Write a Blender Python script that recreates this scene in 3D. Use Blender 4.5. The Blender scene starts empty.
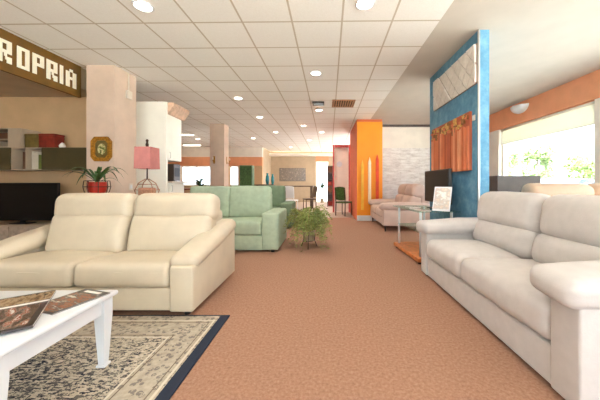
import bpy, bmesh, math, random
from mathutils import Vector, Matrix, Euler, noise

# ------------------------------------------------------------------ camera, sky, light, exposure
SC = bpy.context.scene
COL = SC.collection
cam_d = bpy.data.cameras.new('camera')
cam = bpy.data.objects.new('camera', cam_d)
COL.objects.link(cam)
cam.location = (0, 0, 1.10)
cam.rotation_euler = (math.pi / 2, 0, 0)
cam_d.sensor_width = 36
cam_d.lens = 15.96
cam_d.shift_x = -25 / 600
cam_d.shift_y = -16 / 600
cam_d.clip_start = 0.02
SC.camera = cam

WORLD_STRENGTH = 2.0
LAMP_W = 22.0
SC.view_settings.view_transform = 'Standard'
SC.view_settings.look = 'None'
SC.view_settings.gamma = 1
SC.view_settings.use_curve_mapping = False
SC.view_settings.exposure = 1.46

w = bpy.data.worlds.new('sky')
SC.world = w
w.use_nodes = True
bg = w.node_tree.nodes['Background']
bg.inputs['Color'].default_value = (0.87, 0.95, 1.12, 1)
bg.inputs['Strength'].default_value = WORLD_STRENGTH

sun_d = bpy.data.lights.new('sun', 'SUN')
sun_d.energy = 18.0
sun_d.angle = math.radians(2)
sun_d.color = (1, .985, .98)
sun = bpy.data.objects.new('sun', sun_d)
COL.objects.link(sun)
sun.location = (-8, 0, 12)
sun.rotation_euler = (0, math.radians(-32), 0)   # high from the left, over the roof

random.seed(4)
PI = math.pi


# ------------------------------------------------------------------ materials
def lin(c):
    return tuple((x / 255 / 12.92) if x / 255 <= .04045 else ((x / 255 + .055) / 1.055) ** 2.4 for x in c)


def rgba(c):
    return (*lin(c), 1)


class NT:
    """small wrapper to wire shader nodes"""
    def __init__(s, name):
        s.m = bpy.data.materials.new(name)
        s.m.use_nodes = True
        s.t = s.m.node_tree
        s.b = s.t.nodes['Principled BSDF']
        s.out = s.t.nodes['Material Output']

    def n(s, kind, **kw):
        nd = s.t.nodes.new(kind)
        for k, v in kw.items():
            setattr(nd, k, v)
        return nd

    def l(s, a, b):
        s.t.links.new(a, b)

    def obj(s, scale=(1, 1, 1), loc=(0, 0, 0), rot=(0, 0, 0)):
        tc = s.n('ShaderNodeTexCoord')
        mp = s.n('ShaderNodeMapping')
        mp.inputs['Scale'].default_value = scale
        mp.inputs['Location'].default_value = loc
        mp.inputs['Rotation'].default_value = rot
        s.l(tc.outputs['Object'], mp.inputs['Vector'])
        return mp.outputs['Vector']

    def noise(s, vec, scale, detail=3, rough=.5):
        nd = s.n('ShaderNodeTexNoise')
        nd.inputs['Scale'].default_value = scale
        nd.inputs['Detail'].default_value = detail
        nd.inputs['Roughness'].default_value = rough
        s.l(vec, nd.inputs['Vector'])
        return nd.outputs['Fac']

    def math(s, op, a, b=0.0, c=0.0):
        nd = s.n('ShaderNodeMath', operation=op)
        for i, v in enumerate((a, b, c)):
            if isinstance(v, (int, float)):
                nd.inputs[i].default_value = v
            else:
                s.l(v, nd.inputs[i])
        return nd.outputs[0]

    def ramp(s, fac, stops, interp='LINEAR'):
        nd = s.n('ShaderNodeValToRGB')
        nd.color_ramp.interpolation = interp
        els = nd.color_ramp.elements
        while len(els) < len(stops):
            els.new(.5)
        for e, (p, c) in zip(els, stops):
            e.position = p
            e.color = rgba(c)
        s.l(fac, nd.inputs['Fac'])
        return nd.outputs['Color']

    def mix(s, fac, a, b):
        nd = s.n('ShaderNodeMix', data_type='RGBA')
        for v, i in ((fac, 0), (a, 6), (b, 7)):
            if isinstance(v, (int, float)):
                nd.inputs[i].default_value = v
            elif isinstance(v, tuple):
                nd.inputs[i].default_value = rgba(v)
            else:
                s.l(v, nd.inputs[i])
        return nd.outputs[2]

    def bump(s, h, strength=.3, dist=.01):
        nd = s.n('ShaderNodeBump')
        nd.inputs['Strength'].default_value = strength
        nd.inputs['Distance'].default_value = dist
        s.l(h, nd.inputs['Height'])
        s.l(nd.outputs['Normal'], s.b.inputs['Normal'])


def mat(name, col, rough=.6, metal=0., var=.06, scale=8., bump=0., bscale=60., spec=.4, sheen=0., coat=0.):
    t = NT(name)
    v = t.obj()
    f = t.noise(v, scale)
    dark = tuple(max(0, c * (1 - var)) for c in col)
    lite = tuple(min(255, c * (1 + var)) for c in col)
    t.l(t.ramp(f, [(.3, dark), (.7, lite)]), t.b.inputs['Base Color'])
    t.b.inputs['Roughness'].default_value = rough
    t.b.inputs['Metallic'].default_value = metal
    t.b.inputs['Specular IOR Level'].default_value = spec
    t.b.inputs['Sheen Weight'].default_value = sheen
    t.b.inputs['Coat Weight'].default_value = coat
    if bump:
        t.bump(t.noise(v, bscale, 4), bump, .004)
    return t.m


def emit(name, col, strength):
    t = NT(name)
    t.b.inputs['Base Color'].default_value = rgba(col)
    t.b.inputs['Emission Color'].default_value = rgba(col)
    t.b.inputs['Emission Strength'].default_value = strength
    return t.m


def glass(name, tint=(255, 255, 255), refl=.08):
    t = NT(name)
    tr = t.n('ShaderNodeBsdfTransparent')
    tr.inputs['Color'].default_value = rgba(tint)
    gl = t.n('ShaderNodeBsdfGlossy')
    gl.inputs['Roughness'].default_value = .02
    mx = t.n('ShaderNodeMixShader')
    mx.inputs[0].default_value = refl
    t.l(tr.outputs[0], mx.inputs[1])
    t.l(gl.outputs[0], mx.inputs[2])
    t.l(mx.outputs[0], t.out.inputs['Surface'])
    return t.m


def carpet_mat():
    t = NT('terracotta_carpet')
    v = t.obj()
    f = t.noise(v, 55, 5, .7)
    g = t.noise(v, 3.0, 3)
    c = t.ramp(f, [(.30, (142, 105, 84)), (.5, (168, 127, 104)), (.72, (188, 148, 126))])
    t.l(t.mix(t.math('MULTIPLY', g, .3), c, (174, 131, 106)), t.b.inputs['Base Color'])
    t.b.inputs['Roughness'].default_value = .95
    t.b.inputs['Specular IOR Level'].default_value = .1
    t.bump(t.noise(v, 160, 3), .6, .006)
    return t.m


def ceiling_tile_mat():
    t = NT('ceiling_tiles')
    v = t.obj(loc=(-.176 + .02, -.79, 0), rot=(0, 0, .015))
    sp = t.n('ShaderNodeSeparateXYZ')
    t.l(v, sp.inputs[0])
    px = t.math('PINGPONG', sp.outputs['X'], .3)
    py = t.math('PINGPONG', sp.outputs['Y'], .3)
    d = t.math('MINIMUM', px, py)
    line = t.math('LESS_THAN', d, .011)
    f = t.noise(t.obj(), 70, 4)
    c = t.ramp(f, [(.3, (244, 239, 232)), (.7, (250, 246, 240))])
    t.l(t.mix(line, c, (206, 192, 174)), t.b.inputs['Base Color'])
    t.b.inputs['Roughness'].default_value = .85
    t.b.inputs['Specular IOR Level'].default_value = .2
    t.bump(t.math('MINIMUM', d, .012), .6, .02)
    return t.m


def rug_mat(hx, hy):
    t = NT('persian_rug_pile')
    v = t.obj()
    sp = t.n('ShaderNodeSeparateXYZ')
    t.l(v, sp.inputs[0])
    ax = t.math('ABSOLUTE', sp.outputs['X'])
    ay = t.math('ABSOLUTE', sp.outputs['Y'])
    dx = t.math('SUBTRACT', hx, ax)
    dy = t.math('SUBTRACT', hy, ay)
    d = t.math('MINIMUM', dx, dy)
    # motifs
    n1 = t.noise(v, 26, 4, .6)
    n2 = t.noise(v, 62, 3, .65)
    vf = t.n('ShaderNodeTexVoronoi')
    vf.inputs['Scale'].default_value = 26
    t.l(v, vf.inputs['Vector'])
    # radial weight: the motif gets denser towards the middle
    cx = t.math('DIVIDE', ax, hx)
    cy = t.math('DIVIDE', ay, hy)
    rr = t.math('SQRT', t.math('ADD', t.math('MULTIPLY', cx, cx), t.math('MULTIPLY', cy, cy)))
    thr = t.math('ADD', t.math('MULTIPLY', rr, .20), .385)
    dense = t.math('GREATER_THAN', n1, thr)
    da = t.noise(t.obj(scale=(1, 3.2, 1), rot=(0, 0, .7)), 24, 2, .5)
    db = t.noise(t.obj(scale=(1, 3.2, 1), rot=(0, 0, -.6)), 22, 2, .5)
    twig = t.math('MAXIMUM', t.math('GREATER_THAN', da, .565), t.math('GREATER_THAN', db, .575))
    twig = t.math('MULTIPLY', twig, t.math('GREATER_THAN', n2, t.math('ADD', t.math('MULTIPLY', rr, .20), .31)))
    speck = t.math('MULTIPLY', t.math('GREATER_THAN', n2, .52), dense)
    motif = t.math('MAXIMUM', twig, speck)
    base = t.ramp(n2, [(.35, (184, 170, 150)), (.65, (206, 192, 172))])
    navy = t.ramp(n1, [(.4, (40, 44, 56)), (.6, (104, 98, 92))])
    field = t.mix(motif, base, navy)
    bm_ = t.math('MULTIPLY', t.math('GREATER_THAN', n2, .45), t.math('LESS_THAN', vf.outputs['Distance'], .42))
    border = t.mix(t.math('MULTIPLY', bm_, .75), t.ramp(n1, [(.35, (172, 158, 140)), (.65, (194, 180, 160))]), (110, 102, 98))
    line = (212, 201, 182)
    is_in = t.math('GREATER_THAN', d, .33)
    c = t.mix(is_in, border, field)
    for a, b, cc in ((.318, .33, line), (.295, .303, (120, 104, 90)), (.085, .1, line), (.12, .127, (120, 104, 90))):
        m = t.math('MULTIPLY', t.math('GREATER_THAN', d, a), t.math('LESS_THAN', d, b))
        c = t.mix(m, c, cc)
    # dark woven edge: wide on the long end, narrow on the sides
    e = t.math('MAXIMUM', t.math('LESS_THAN', dx, .072), t.math('LESS_THAN', dy, .02))
    c = t.mix(e, c, (50, 55, 68))
    t.l(c, t.b.inputs['Base Color'])
    t.b.inputs['Roughness'].default_value = .95
    t.b.inputs['Specular IOR Level'].default_value = .1
    t.bump(t.noise(v, 220, 2), .5, .004)
    return t.m


def stone_mat():
    t = NT('white_split_stone')
    v = t.obj(rot=(PI / 2, 0, 0))
    br = t.n('ShaderNodeTexBrick')
    br.inputs['Scale'].default_value = 1
    br.inputs['Brick Width'].default_value = .62
    br.inputs['Row Height'].default_value = .10
    br.inputs['Mortar Size'].default_value = .006
    br.inputs['Color1'].default_value = rgba((250, 243, 236))
    br.inputs['Color2'].default_value = rgba((230, 220, 212))
    br.inputs['Mortar'].default_value = rgba((206, 192, 182))
    t.l(v, br.inputs['Vector'])
    f = t.noise(t.obj(scale=(1, 1, 4)), 3.2, 6, .75)
    t.l(t.mix(.62, br.outputs['Color'], t.ramp(f, [(.36, (196, 182, 172)), (.5, (240, 230, 222)), (.6, (254, 248, 242))])), t.b.inputs['Base Color'])
    t.b.inputs['Roughness'].default_value = .9
    t.bump(t.math('ADD', f, br.outputs['Fac']), .6, .02)
    return t.m


def blue_mat():
    t = NT('blue_sponged_plaster')
    v = t.obj()
    f = t.noise(v, 7, 6, .65)
    g = t.noise(v, 30, 3)
    c = t.ramp(f, [(.3, (76, 130, 164)), (.5, (96, 152, 184)), (.72, (136, 180, 200))])
    t.l(t.mix(t.math('MULTIPLY', g, .25), c, (116, 162, 186)), t.b.inputs['Base Color'])
    t.b.inputs['Roughness'].default_value = .8
    t.bump(f, .3, .01)
    return t.m


def cover_mat(name, seed, pal):
    """a printed picture: soft patches of colour"""
    t = NT(name)
    v = t.obj(loc=(seed, seed * .7, 0), scale=(1, 2.8, 1), rot=(0, 0, .35))
    f = t.noise(v, 11, 4, .65)
    n = len(pal)
    t.l(t.ramp(f, [(.30 + .42 * i / n, c) for i, c in enumerate(pal)], 'LINEAR'), t.b.inputs['Base Color'])
    t.b.inputs['Roughness'].default_value = .25
    t.b.inputs['Coat Weight'].default_value = .3
    return t.m


def translucent(name, col):
    t = NT(name)
    tl = t.n('ShaderNodeBsdfTranslucent')
    tl.inputs['Color'].default_value = rgba(col)
    df = t.n('ShaderNodeBsdfDiffuse')
    df.inputs['Color'].default_value = rgba(col)
    mx = t.n('ShaderNodeMixShader')
    mx.inputs[0].default_value = .30
    t.l(df.outputs[0], mx.inputs[1])
    t.l(tl.outputs[0], mx.inputs[2])
    t.l(mx.outputs[0], t.out.inputs['Surface'])
    return t.m


M = dict(
    carpet=carpet_mat(), tiles=ceiling_tile_mat(), stone=stone_mat(), blue=blue_mat(),
    beige_floor=mat('beige_floor_covering', (184, 160, 140), .7, var=.05, scale=20),
    plaster=mat('smooth_ceiling_plaster', (206, 196, 184), .85, var=.015, scale=3),
    white_wall=mat('white_wall_paint', (246, 236, 222), .85, var=.02, scale=4),
    peach=mat('peach_wall_paint', (214, 178, 136), .85, var=.03, scale=3),
    pillar=mat('pale_pink_pillar_paint', (214, 188, 168), .85, var=.03, scale=4),
    sand=mat('sand_wall_paint', (198, 176, 146), .85, var=.03, scale=3),
    terracotta=mat('terracotta_paint', (246, 170, 126), .8, var=.02, scale=5),
    brown=mat('bronze_brown_board', (112, 78, 26), .65, var=.08, scale=5),
    letter=mat('cream_letter', (244, 236, 216), .5, var=.02),
    cream=mat('cream_leather', (208, 192, 167), .42, var=.025, scale=5, bump=.12, bscale=45, spec=.45),
    grey=mat('grey_beige_microfibre', (208, 200, 195), .95, var=.018, scale=14, bump=.25, bscale=120, spec=.15, sheen=.15),
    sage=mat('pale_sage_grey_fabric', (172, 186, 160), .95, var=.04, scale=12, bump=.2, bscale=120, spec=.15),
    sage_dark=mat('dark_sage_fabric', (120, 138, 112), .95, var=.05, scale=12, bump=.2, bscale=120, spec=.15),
    tan=mat('tan_leather', (204, 172, 144), .5, var=.03, scale=5, bump=.1, bscale=50),
    rose=mat('rosy_beige_leather', (214, 186, 172), .5, var=.03, scale=5, bump=.1, bscale=50),
    black=mat('black_plastic', (26, 24, 24), .4, var=.1),
    foot=mat('dark_foot', (52, 44, 40), .4, var=.1),
    chrome=mat('chrome', (200, 200, 200), .2, metal=1, var=.02),
    white=mat('white_lacquer', (226, 226, 227), .3, var=.01, scale=3, coat=.2),
    pages=mat('paper_pages', (236, 230, 220), .8, var=.04, scale=50),
    screen=mat('dark_screen', (20, 22, 22), .3, var=.2, scale=2, coat=0., spec=.2),
    olive=mat('olive_dark_lacquer', (76, 68, 44), .4, var=.08, scale=4),
    shelf_white=mat('pale_melamine', (188, 168, 144), .5, var=.03, scale=4),
    greywood=mat('grey_ash_wood', (186, 168, 148), .6, var=.1, scale=14),
    gold=mat('gilt_frame', (170, 118, 40), .4, metal=.4, var=.18, scale=30, bump=.3, bscale=50),
    mat_card=mat('cream_mount', (226, 214, 180), .8, var=.04),
    redpot=mat('red_glazed_pot', (176, 44, 30), .3, var=.1, scale=10),
    wire=mat('dark_wire', (70, 52, 40), .4, metal=.6, var=.1),
    leaf=mat('dark_green_leaf', (58, 84, 40), .45, var=.3, scale=18),
    fern=mat('yellow_green_frond', (138, 150, 80), .6, var=.25, scale=22),
    fernstem=mat('pale_brown_stem', (150, 120, 76), .7, var=.15),
    pink=mat('dusty_pink_shade', (186, 118, 112), .8, var=.04, scale=10, bump=.1, bscale=90),
    basket=mat('brown_cord', (172, 126, 100), .7, var=.12, scale=40),
    kitchen=mat('cream_kitchen_front', (252, 246, 234), .45, var=.015, scale=3),
    cornice=mat('pink_brown_wood', (214, 178, 152), .5, var=.08, scale=12),
    worktop=mat('pale_worktop', (214, 198, 180), .35, var=.08, scale=40),
    steel=mat('dark_appliance', (64, 54, 46), .3, var=.08),
    orange=mat('orange_panel_paint', (255, 154, 26), .5, var=.02, scale=3),
    coral=mat('coral_side_paint', (222, 110, 70), .6, var=.04, scale=3),
    y1=mat('yellow_relief', (246, 190, 60), .5, var=.04), w1=mat('pale_relief', (255, 226, 190), .5, var=.04),
    r1=mat('red_relief', (232, 72, 34), .5, var=.05),
    red=mat('red_lacquer', (196, 84, 80), .45, var=.06),
    slat=mat('brown_vent_slat', (172, 124, 84), .5, var=.08),
    slatdark=mat('vent_dark', (64, 50, 40), .8, var=.1),
    diamond=mat('white_quilted_relief', (238, 230, 220), .7, var=.03, scale=20),
    o_strip=mat('rust_orange_strip', (214, 122, 80), .55, var=.05, scale=4),
    o_strip2=mat('deep_rust_strip', (180, 92, 60), .55, var=.05, scale=4),
    o_strip3=mat('salmon_strip', (232, 160, 118), .55, var=.05, scale=4),
    gold2=mat('ochre_scrap', (206, 166, 92), .55, var=.15, scale=30), brown2=mat('umber_scrap', (136, 92, 54), .6, var=.15, scale=30),
    alu=mat('brushed_aluminium', (206, 202, 196), .35, metal=.7, var=.03),
    window_frame=mat('cream_window_frame', (246, 238, 222), .5, var=.02),
    blind=translucent('cream_roller_blind', (246, 243, 230)),
    glass=glass('window_glass', (250, 255, 252), .05), tglass=glass('table_glass', (224, 244, 238), .22),
    wood=mat('orange_beech', (206, 124, 70), .5, var=.1, scale=16),
    dgrey=mat('taupe_panel', (96, 86, 80), .5, var=.06, scale=5),
    teal=mat('teal_glass', (40, 128, 136), .2, var=.15, scale=8, coat=.4),
    paint=cover_mat('grey_painting', 3.1, [(108, 98, 88), (150, 138, 122), (126, 116, 108), (178, 164, 146)]),
    dwood=mat('dark_table_wood', (92, 70, 52), .4, var=.12, scale=16),
    mag1=cover_mat('magazine_photo', 1.3, [(54, 46, 42), (92, 66, 54), (70, 58, 54), (150, 128, 114), (150, 80, 56), (214, 202, 192)]),
    mag2=cover_mat('magazine_strip_photo', 5.3, [(58, 66, 68), (120, 112, 102), (160, 96, 66), (92, 88, 82), (216, 202, 186)]),
    mat_card2=mat('beige_relief_ground', (158, 136, 120), .8, var=.05),
    magdark=mat('dark_cover', (62, 52, 48), .3, var=.08, coat=.3), mag3=cover_mat('magazine_room_photo', 9.3, [(112, 92, 70), (150, 120, 88), (186, 160, 128), (96, 72, 52)]),
    card=cover_mat('brochure_picture', 8.1, [(240, 232, 222), (226, 206, 188), (206, 196, 188), (244, 238, 230)]),
    leafpic=cover_mat('flower_picture', 2.2, [(60, 70, 40), (120, 130, 70), (226, 214, 160), (90, 96, 50)]),
    bookred=mat('dark_red_binding', (132, 44, 30), .6, var=.12, scale=12), bookolive=mat('olive_binding', (110, 92, 46), .6, var=.12, scale=12),
    bookwhite=mat('white_binding', (222, 212, 194), .6, var=.05), bookbrown=mat('brown_binding', (106, 70, 48), .6, var=.1), bookgreen=mat('green_binding', (120, 132, 66), .6, var=.1),
    lampglow=emit('lamp_glow', (255, 246, 226), 6.0),
    tubeglow=emit('tube_glow', (255, 246, 226), 4.0),
    cove=emit('cove_glow', (255, 240, 206), .8),
    bark=mat('bark', (120, 100, 80), .9, var=.2), treeleaf=mat('pale_tree_leaf', (150, 168, 112), .6, var=.2, scale=3),
    ground=mat('pale_paving', (226, 224, 218), .9, var=.06, scale=2),
    car=mat('pale_blue_car_paint', (110, 140, 180), .3, var=.02, coat=.5), tyre=mat('tyre', (40, 40, 42), .9),
    carglass=mat('car_glass', (70, 84, 96), .1, var=.05),
    conduit=mat('white_conduit', (226, 212, 196), .6, var=.02),
    soil=mat('soil', (74, 54, 40), .95, var=.2, scale=40), terrapot=mat('grey_pot', (158, 138, 112), .7, var=.08),
)


# ------------------------------------------------------------------ mesh helpers
def B():
    return bmesh.new()


def place(bm, geom, loc=(0, 0, 0), rot=(0, 0, 0)):
    mtx = Matrix.Translation(loc) @ Euler(rot).to_matrix().to_4x4()
    bmesh.ops.transform(bm, matrix=mtx, verts=geom)


def box(bm, x0, x1, y0, y1, z0, z1, bev=0.0, seg=2, rot=None, mi=0):
    """box between two corners; rot turns it about its own centre"""
    g = bmesh.ops.create_cube(bm, size=1)['verts']
    s = Matrix.Diagonal((x1 - x0, y1 - y0, z1 - z0, 1))
    bmesh.ops.transform(bm, matrix=s, verts=g)
    fs = list({f for v in g for f in v.link_faces})
    if bev > 0:
        es = list({e for v in g for e in v.link_edges})
        r = bmesh.ops.bevel(bm, geom=es, offset=bev, segments=seg, profile=.5, affect='EDGES')
        g = list({v for f in r['faces'] for v in f.verts} | {v for v in g if v.is_valid})
        fs = list({f for v in g for f in v.link_faces})
    for f in fs:
        f.material_index = mi
    place(bm, g, ((x0 + x1) / 2, (y0 + y1) / 2, (z0 + z1) / 2), rot or (0, 0, 0))
    return g


def cush(bm, size, loc, r=.06, puff=(0, 0, .03), rot=(0, 0, 0), n=10, rag=0.0, taper=0.0, seed=0, nose=0.0):
    """an upholstered cushion: rounded box whose faces swell outward"""
    h = [s / 2 for s in size]
    r = min(r, min(h) * .98)

    def line(hh):
        ins = hh - r
        edge = [hh - r * (1 - math.sin(a)) for a in (0, PI / 10, PI / 5, 3 * PI / 10, PI / 2.5)]
        edge = [ins + r * k for k in (.25, .5, .75, 1)]
        mid = [ins * (2 * i / n - 1) for i in range(n + 1)]
        return [-e for e in reversed(edge)] + mid + edge
    ax = [line(k) for k in h]
    verts = {}

    def vert(i, j, k):
        key = (i, j, k)
        if key in verts:
            return verts[key]
        p = Vector((ax[0][i], ax[1][j], ax[2][k]))
        inn = Vector([max(-(h[q] - r), min(h[q] - r, p[q])) for q in range(3)])
        d = p - inn
        if d.length > 1e-9:
            p = inn + d.normalized() * r
        u = [p[q] / h[q] for q in range(3)]
        for q in range(3):
            a, b = [x for x in range(3) if x != q]
            p[q] += math.copysign(1, u[q]) * abs(u[q]) ** .7 * puff[q] * max(0, 1 - u[a] ** 2) * max(0, 1 - u[b] ** 2)
        if nose:
            p.z *= 1 - nose * (.5 - u[1] / 2) ** 2
        if taper:
            p.y *= 1 - taper * (u[2] + 1) / 2
        if rag:
            nz = noise.noise(p * 5 + Vector((seed * 3.1, seed, 0))) + .5 * noise.noise(p * 13 + Vector((0, seed, 4)))
            p += p.normalized() * nz * rag
        verts[key] = bm.verts.new(p)
        return verts[key]
    N = [len(a) - 1 for a in ax]
    for q in range(3):
        a, b = [(1, 2), (2, 0), (0, 1)][q]
        for side in (0, N[q]):
            for i in range(N[a]):
                for j in range(N[b]):
                    idx = []
                    for di, dj in ((0, 0), (1, 0), (1, 1), (0, 1)):
                        c = [0, 0, 0]
                        c[q] = side
                        c[a] = i + di
                        c[b] = j + dj
                        idx.append(vert(*c))
                    if side == 0:
                        idx.reverse()
                    try:
                        bm.faces.new(idx)
                    except ValueError:
                        pass
    g = list(verts.values())
    place(bm, g, loc, rot)
    return g


def lathe(bm, prof, loc=(0, 0, 0), seg=24, rot=(0, 0, 0)):
    rings = []
    allv = []
    for r, z in prof:
        if r < 1e-6:
            v = bm.verts.new((0, 0, z))
            rings.append([v])
            allv.append(v)
        else:
            ring = [bm.verts.new((r * math.cos(2 * PI * i / seg), r * math.sin(2 * PI * i / seg), z)) for i in range(seg)]
            rings.append(ring)
            allv += ring
    for a, b in zip(rings, rings[1:]):
        for i in range(seg):
            j = (i + 1) % seg
            if len(a) == 1 and len(b) == 1:
                continue
            if len(a) == 1:
                bm.faces.new((a[0], b[i], b[j]))
            elif len(b) == 1:
                bm.faces.new((a[i], a[j], b[0]))
            else:
                bm.faces.new((a[i], a[j], b[j], b[i]))
    place(bm, allv, loc, rot)
    bmesh.ops.recalc_face_normals(bm, faces=list({f for v in allv for f in v.link_faces}))
    return allv


def tube(bm, pts, r, seg=8, r2=None, cap=True):
    pts = [Vector(p) for p in pts]
    rings = []
    n = len(pts)
    prev = None
    for i, p in enumerate(pts):
        d = (pts[min(i + 1, n - 1)] - pts[max(i - 1, 0)]).normalized()
        ref = prev if prev is not None else (Vector((0, 0, 1)) if abs(d.z) < .9 else Vector((1, 0, 0)))
        a = d.cross(ref)
        if a.length < 1e-5:
            a = d.cross(Vector((0, 1, 0)))
        a.normalize()
        b = a.cross(d).normalized()
        prev = b
        rr = r if r2 is None else r + (r2 - r) * i / (n - 1)
        rings.append([bm.verts.new(p + (a * math.cos(2 * PI * k / seg) + b * math.sin(2 * PI * k / seg)) * rr) for k in range(seg)])
    fs = []
    for u, v in zip(rings, rings[1:]):
        for k in range(seg):
            fs.append(bm.faces.new((u[k], u[(k + 1) % seg], v[(k + 1) % seg], v[k])))
    if cap:
        fs.append(bm.faces.new(rings[0]))
        fs.append(bm.faces.new(rings[-1]))
    bmesh.ops.recalc_face_normals(bm, faces=fs)


def prism(bm, poly, axis, a0, a1, mi=0, bev=0.0, seg=3):
    """polygon of (u, v) pushed along an axis: 'x' -> (y, z), 'y' -> (x, z), 'z' -> (x, y)"""
    def pt(u, v, a):
        return {'x': (a, u, v), 'y': (u, a, v), 'z': (u, v, a)}[axis]
    A = [bm.verts.new(pt(u, v, a0)) for u, v in poly]
    Bv = [bm.verts.new(pt(u, v, a1)) for u, v in poly]
    fs = [bm.faces.new(A), bm.faces.new(Bv)]
    n = len(poly)
    for i in range(n):
        fs.append(bm.faces.new((A[i], A[(i + 1) % n], Bv[(i + 1) % n], Bv[i])))
    bmesh.ops.recalc_face_normals(bm, faces=fs)
    for f in fs:
        f.material_index = mi
    if bev:
        es = list({e for f in fs for e in f.edges})
        bmesh.ops.bevel(bm, geom=es, offset=bev, segments=seg, profile=.5, affect='EDGES')
    return fs


def obj(name, bm, m, parent=None, smooth=False, loc=None, rot=None):
    me = bpy.data.meshes.new(name)
    bm.to_mesh(me)
    bm.free()
    for x in (m if isinstance(m, (list, tuple)) else [m]):
        me.materials.append(x)
    if smooth:
        me.polygons.foreach_set('use_smooth', [True] * len(me.polygons))
        if smooth == 'auto':
            me.set_sharp_from_angle(angle=math.radians(40))
    o = bpy.data.objects.new(name, me)
    COL.objects.link(o)
    if parent:
        o.parent = parent
    if loc:
        o.location = loc
    if rot:
        o.rotation_euler = rot
    return o


def tag(o, label, cat, group=None):
    o['label'] = label
    o['category'] = cat
    o['kind'] = 'thing'
    if group:
        o['group'] = group
    return o


def thing(name, label, cat, loc=(0, 0, 0), rotz=0, group=None):
    o = bpy.data.objects.new(name, None)
    o.empty_display_size = .1
    COL.objects.link(o)
    o.location = loc
    o.rotation_euler = (0, 0, rotz)
    return tag(o, label, cat, group)


def struct(name, bm, m, label=None, parent=None, smooth=False):
    o = obj(name, bm, m, parent, smooth)
    o['kind'] = 'structure'
    if label:
        o['label'] = label
    return o


def dup(o, loc=None, rotz=None, label=None, parent=None):
    c = o.copy()
    COL.objects.link(c)
    if parent:
        c.parent = parent
    if loc is not None:
        c.location = loc
    if rotz is not None:
        c.rotation_euler = (0, 0, rotz)
    if label:
        c['label'] = label
    for ch in list(o.children):
        dup(ch, parent=c)
    return c


def sbox(name, x0, x1, y0, y1, z0, z1, m, label=None, bev=0):
    b = B()
    box(b, x0, x1, y0, y1, z0, z1, bev)
    return struct(name, b, M[m] if isinstance(m, str) else m, label)


CEIL = 3.05

# ------------------------------------------------------------------ the setting
b = B(); box(b, -9.2, 4.95, -3.2, 8.7, -.12, 0)
struct('floor', b, M['carpet'], 'terracotta carpet across the front of the showroom')
b = B(); box(b, -9.2, 4.95, 8.7, 16.4, -.12, 0)
struct('floor.001', b, M['beige_floor'], 'beige floor covering at the far end of the showroom')
b = B(); box(b, -9.2, 1.37, -3.2, 16.4, CEIL, CEIL + .1)
struct('ceiling', b, M['tiles'], 'suspended ceiling of square cream tiles')
b = B(); box(b, 1.37, 4.95, -3.2, 16.4, CEIL, CEIL + .1)
struct('ceiling.001', b, M['plaster'], 'smooth cream plaster ceiling beside the window')

# right window wall, glazing between pilasters, terracotta beam over it
sbox('wall_right', 4.7, 4.95, -3.2, 8.8, 0, .62, 'white_wall', 'low white wall under the right hand window')
sbox('trim_1', 4.66, 4.95, -3.2, 8.8, 2.57, CEIL, 'terracotta', 'terracotta band over the right hand window')
sbox('wall_right.001', 4.68, 4.95, 4.25, 4.62, .62, 2.57, 'white_wall', 'pale pilaster at the right edge of the window')
sbox('wall_right.002', 4.7, 4.95, 7.2, 8.8, .62, 2.57, 'white_wall', 'cream wall at the far end of the right hand window')
sbox('wall_right.003', 4.7, 4.95, -3.2, -2.6, .62, 2.57, 'peach')


def window(name, axis, pos, a0, a1, z0, z1, label, mull=(), depth=.07, fw=.06):
    """window with frame and pane; axis 'x' lies in a plane x = pos, 'y' in a plane y = pos"""
    def bx(bm, u0, u1, v0, v1, d):
        if axis == 'x':
            box(bm, pos - d / 2, pos + d / 2, u0, u1, v0, v1)
        else:
            box(bm, u0, u1, pos - d / 2, pos + d / 2, v0, v1)
    f = B()
    bx(f, a0, a0 + fw, z0, z1, depth); bx(f, a1 - fw, a1, z0, z1, depth)
    bx(f, a0 + fw, a1 - fw, z0, z0 + fw, depth); bx(f, a0 + fw, a1 - fw, z1 - fw, z1, depth)
    for q in mull:
        bx(f, q - fw / 2, q + fw / 2, z0 + fw, z1 - fw, depth)
    o = struct(name, f, M['window_frame'], label)
    g = B()
    bx(g, a0 + fw, a1 - fw, z0 + fw, z1 - fw, .008)
    obj('pane', g, M['glass'], o)
    return o


window('window_1', 'x', 4.83, 4.62, 7.2, .62, 2.57, 'large bright shop window on the right with trees outside')
window('window_2', 'x', 4.83, -2.6, 4.25, .62, 2.57, 'shop window on the right nearest the viewer', mull=(.9,))
# roller blind over the visible window
t = thing('roller_blind', 'cream roller blind pulled partly down over the right hand window', 'blind', (4.76, 5.9, 2.57))
b = B(); box(b, -.004, .004, -1.27, 1.27, -.40, -.03); obj('blind_fabric', b, M['blind'], t)
b = B(); tube(b, [(0, -1.27, -.03), (0, 1.27, -.03)], .028, 12); obj('roller_tube', b, M['window_frame'], t, True)
b = B(); box(b, -.012, .012, -1.27, 1.27, -.42, -.40, .004); obj('bottom_bar', b, M['window_frame'], t)

# unseen shop front behind the viewer, its glazing added for fill light
sbox('wall_rear', -9.2, 4.95, -3.3, -3.2, 0, .3, 'white_wall')
sbox('wall_rear.001', -9.2, 4.95, -3.3, -3.2, 2.75, CEIL, 'terracotta')
sbox('wall_rear.002', -9.2, -3.3, -3.3, -3.2, .3, 2.75, 'white_wall')  # closed stretch, sized to keep rear daylight off alcove and pillar front
window('fill_window', 'y', -3.25, -3.3, 4.95, .3, 2.75, 'unseen glazing added behind the viewer for fill light', mull=(.3, 2.6))

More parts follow.
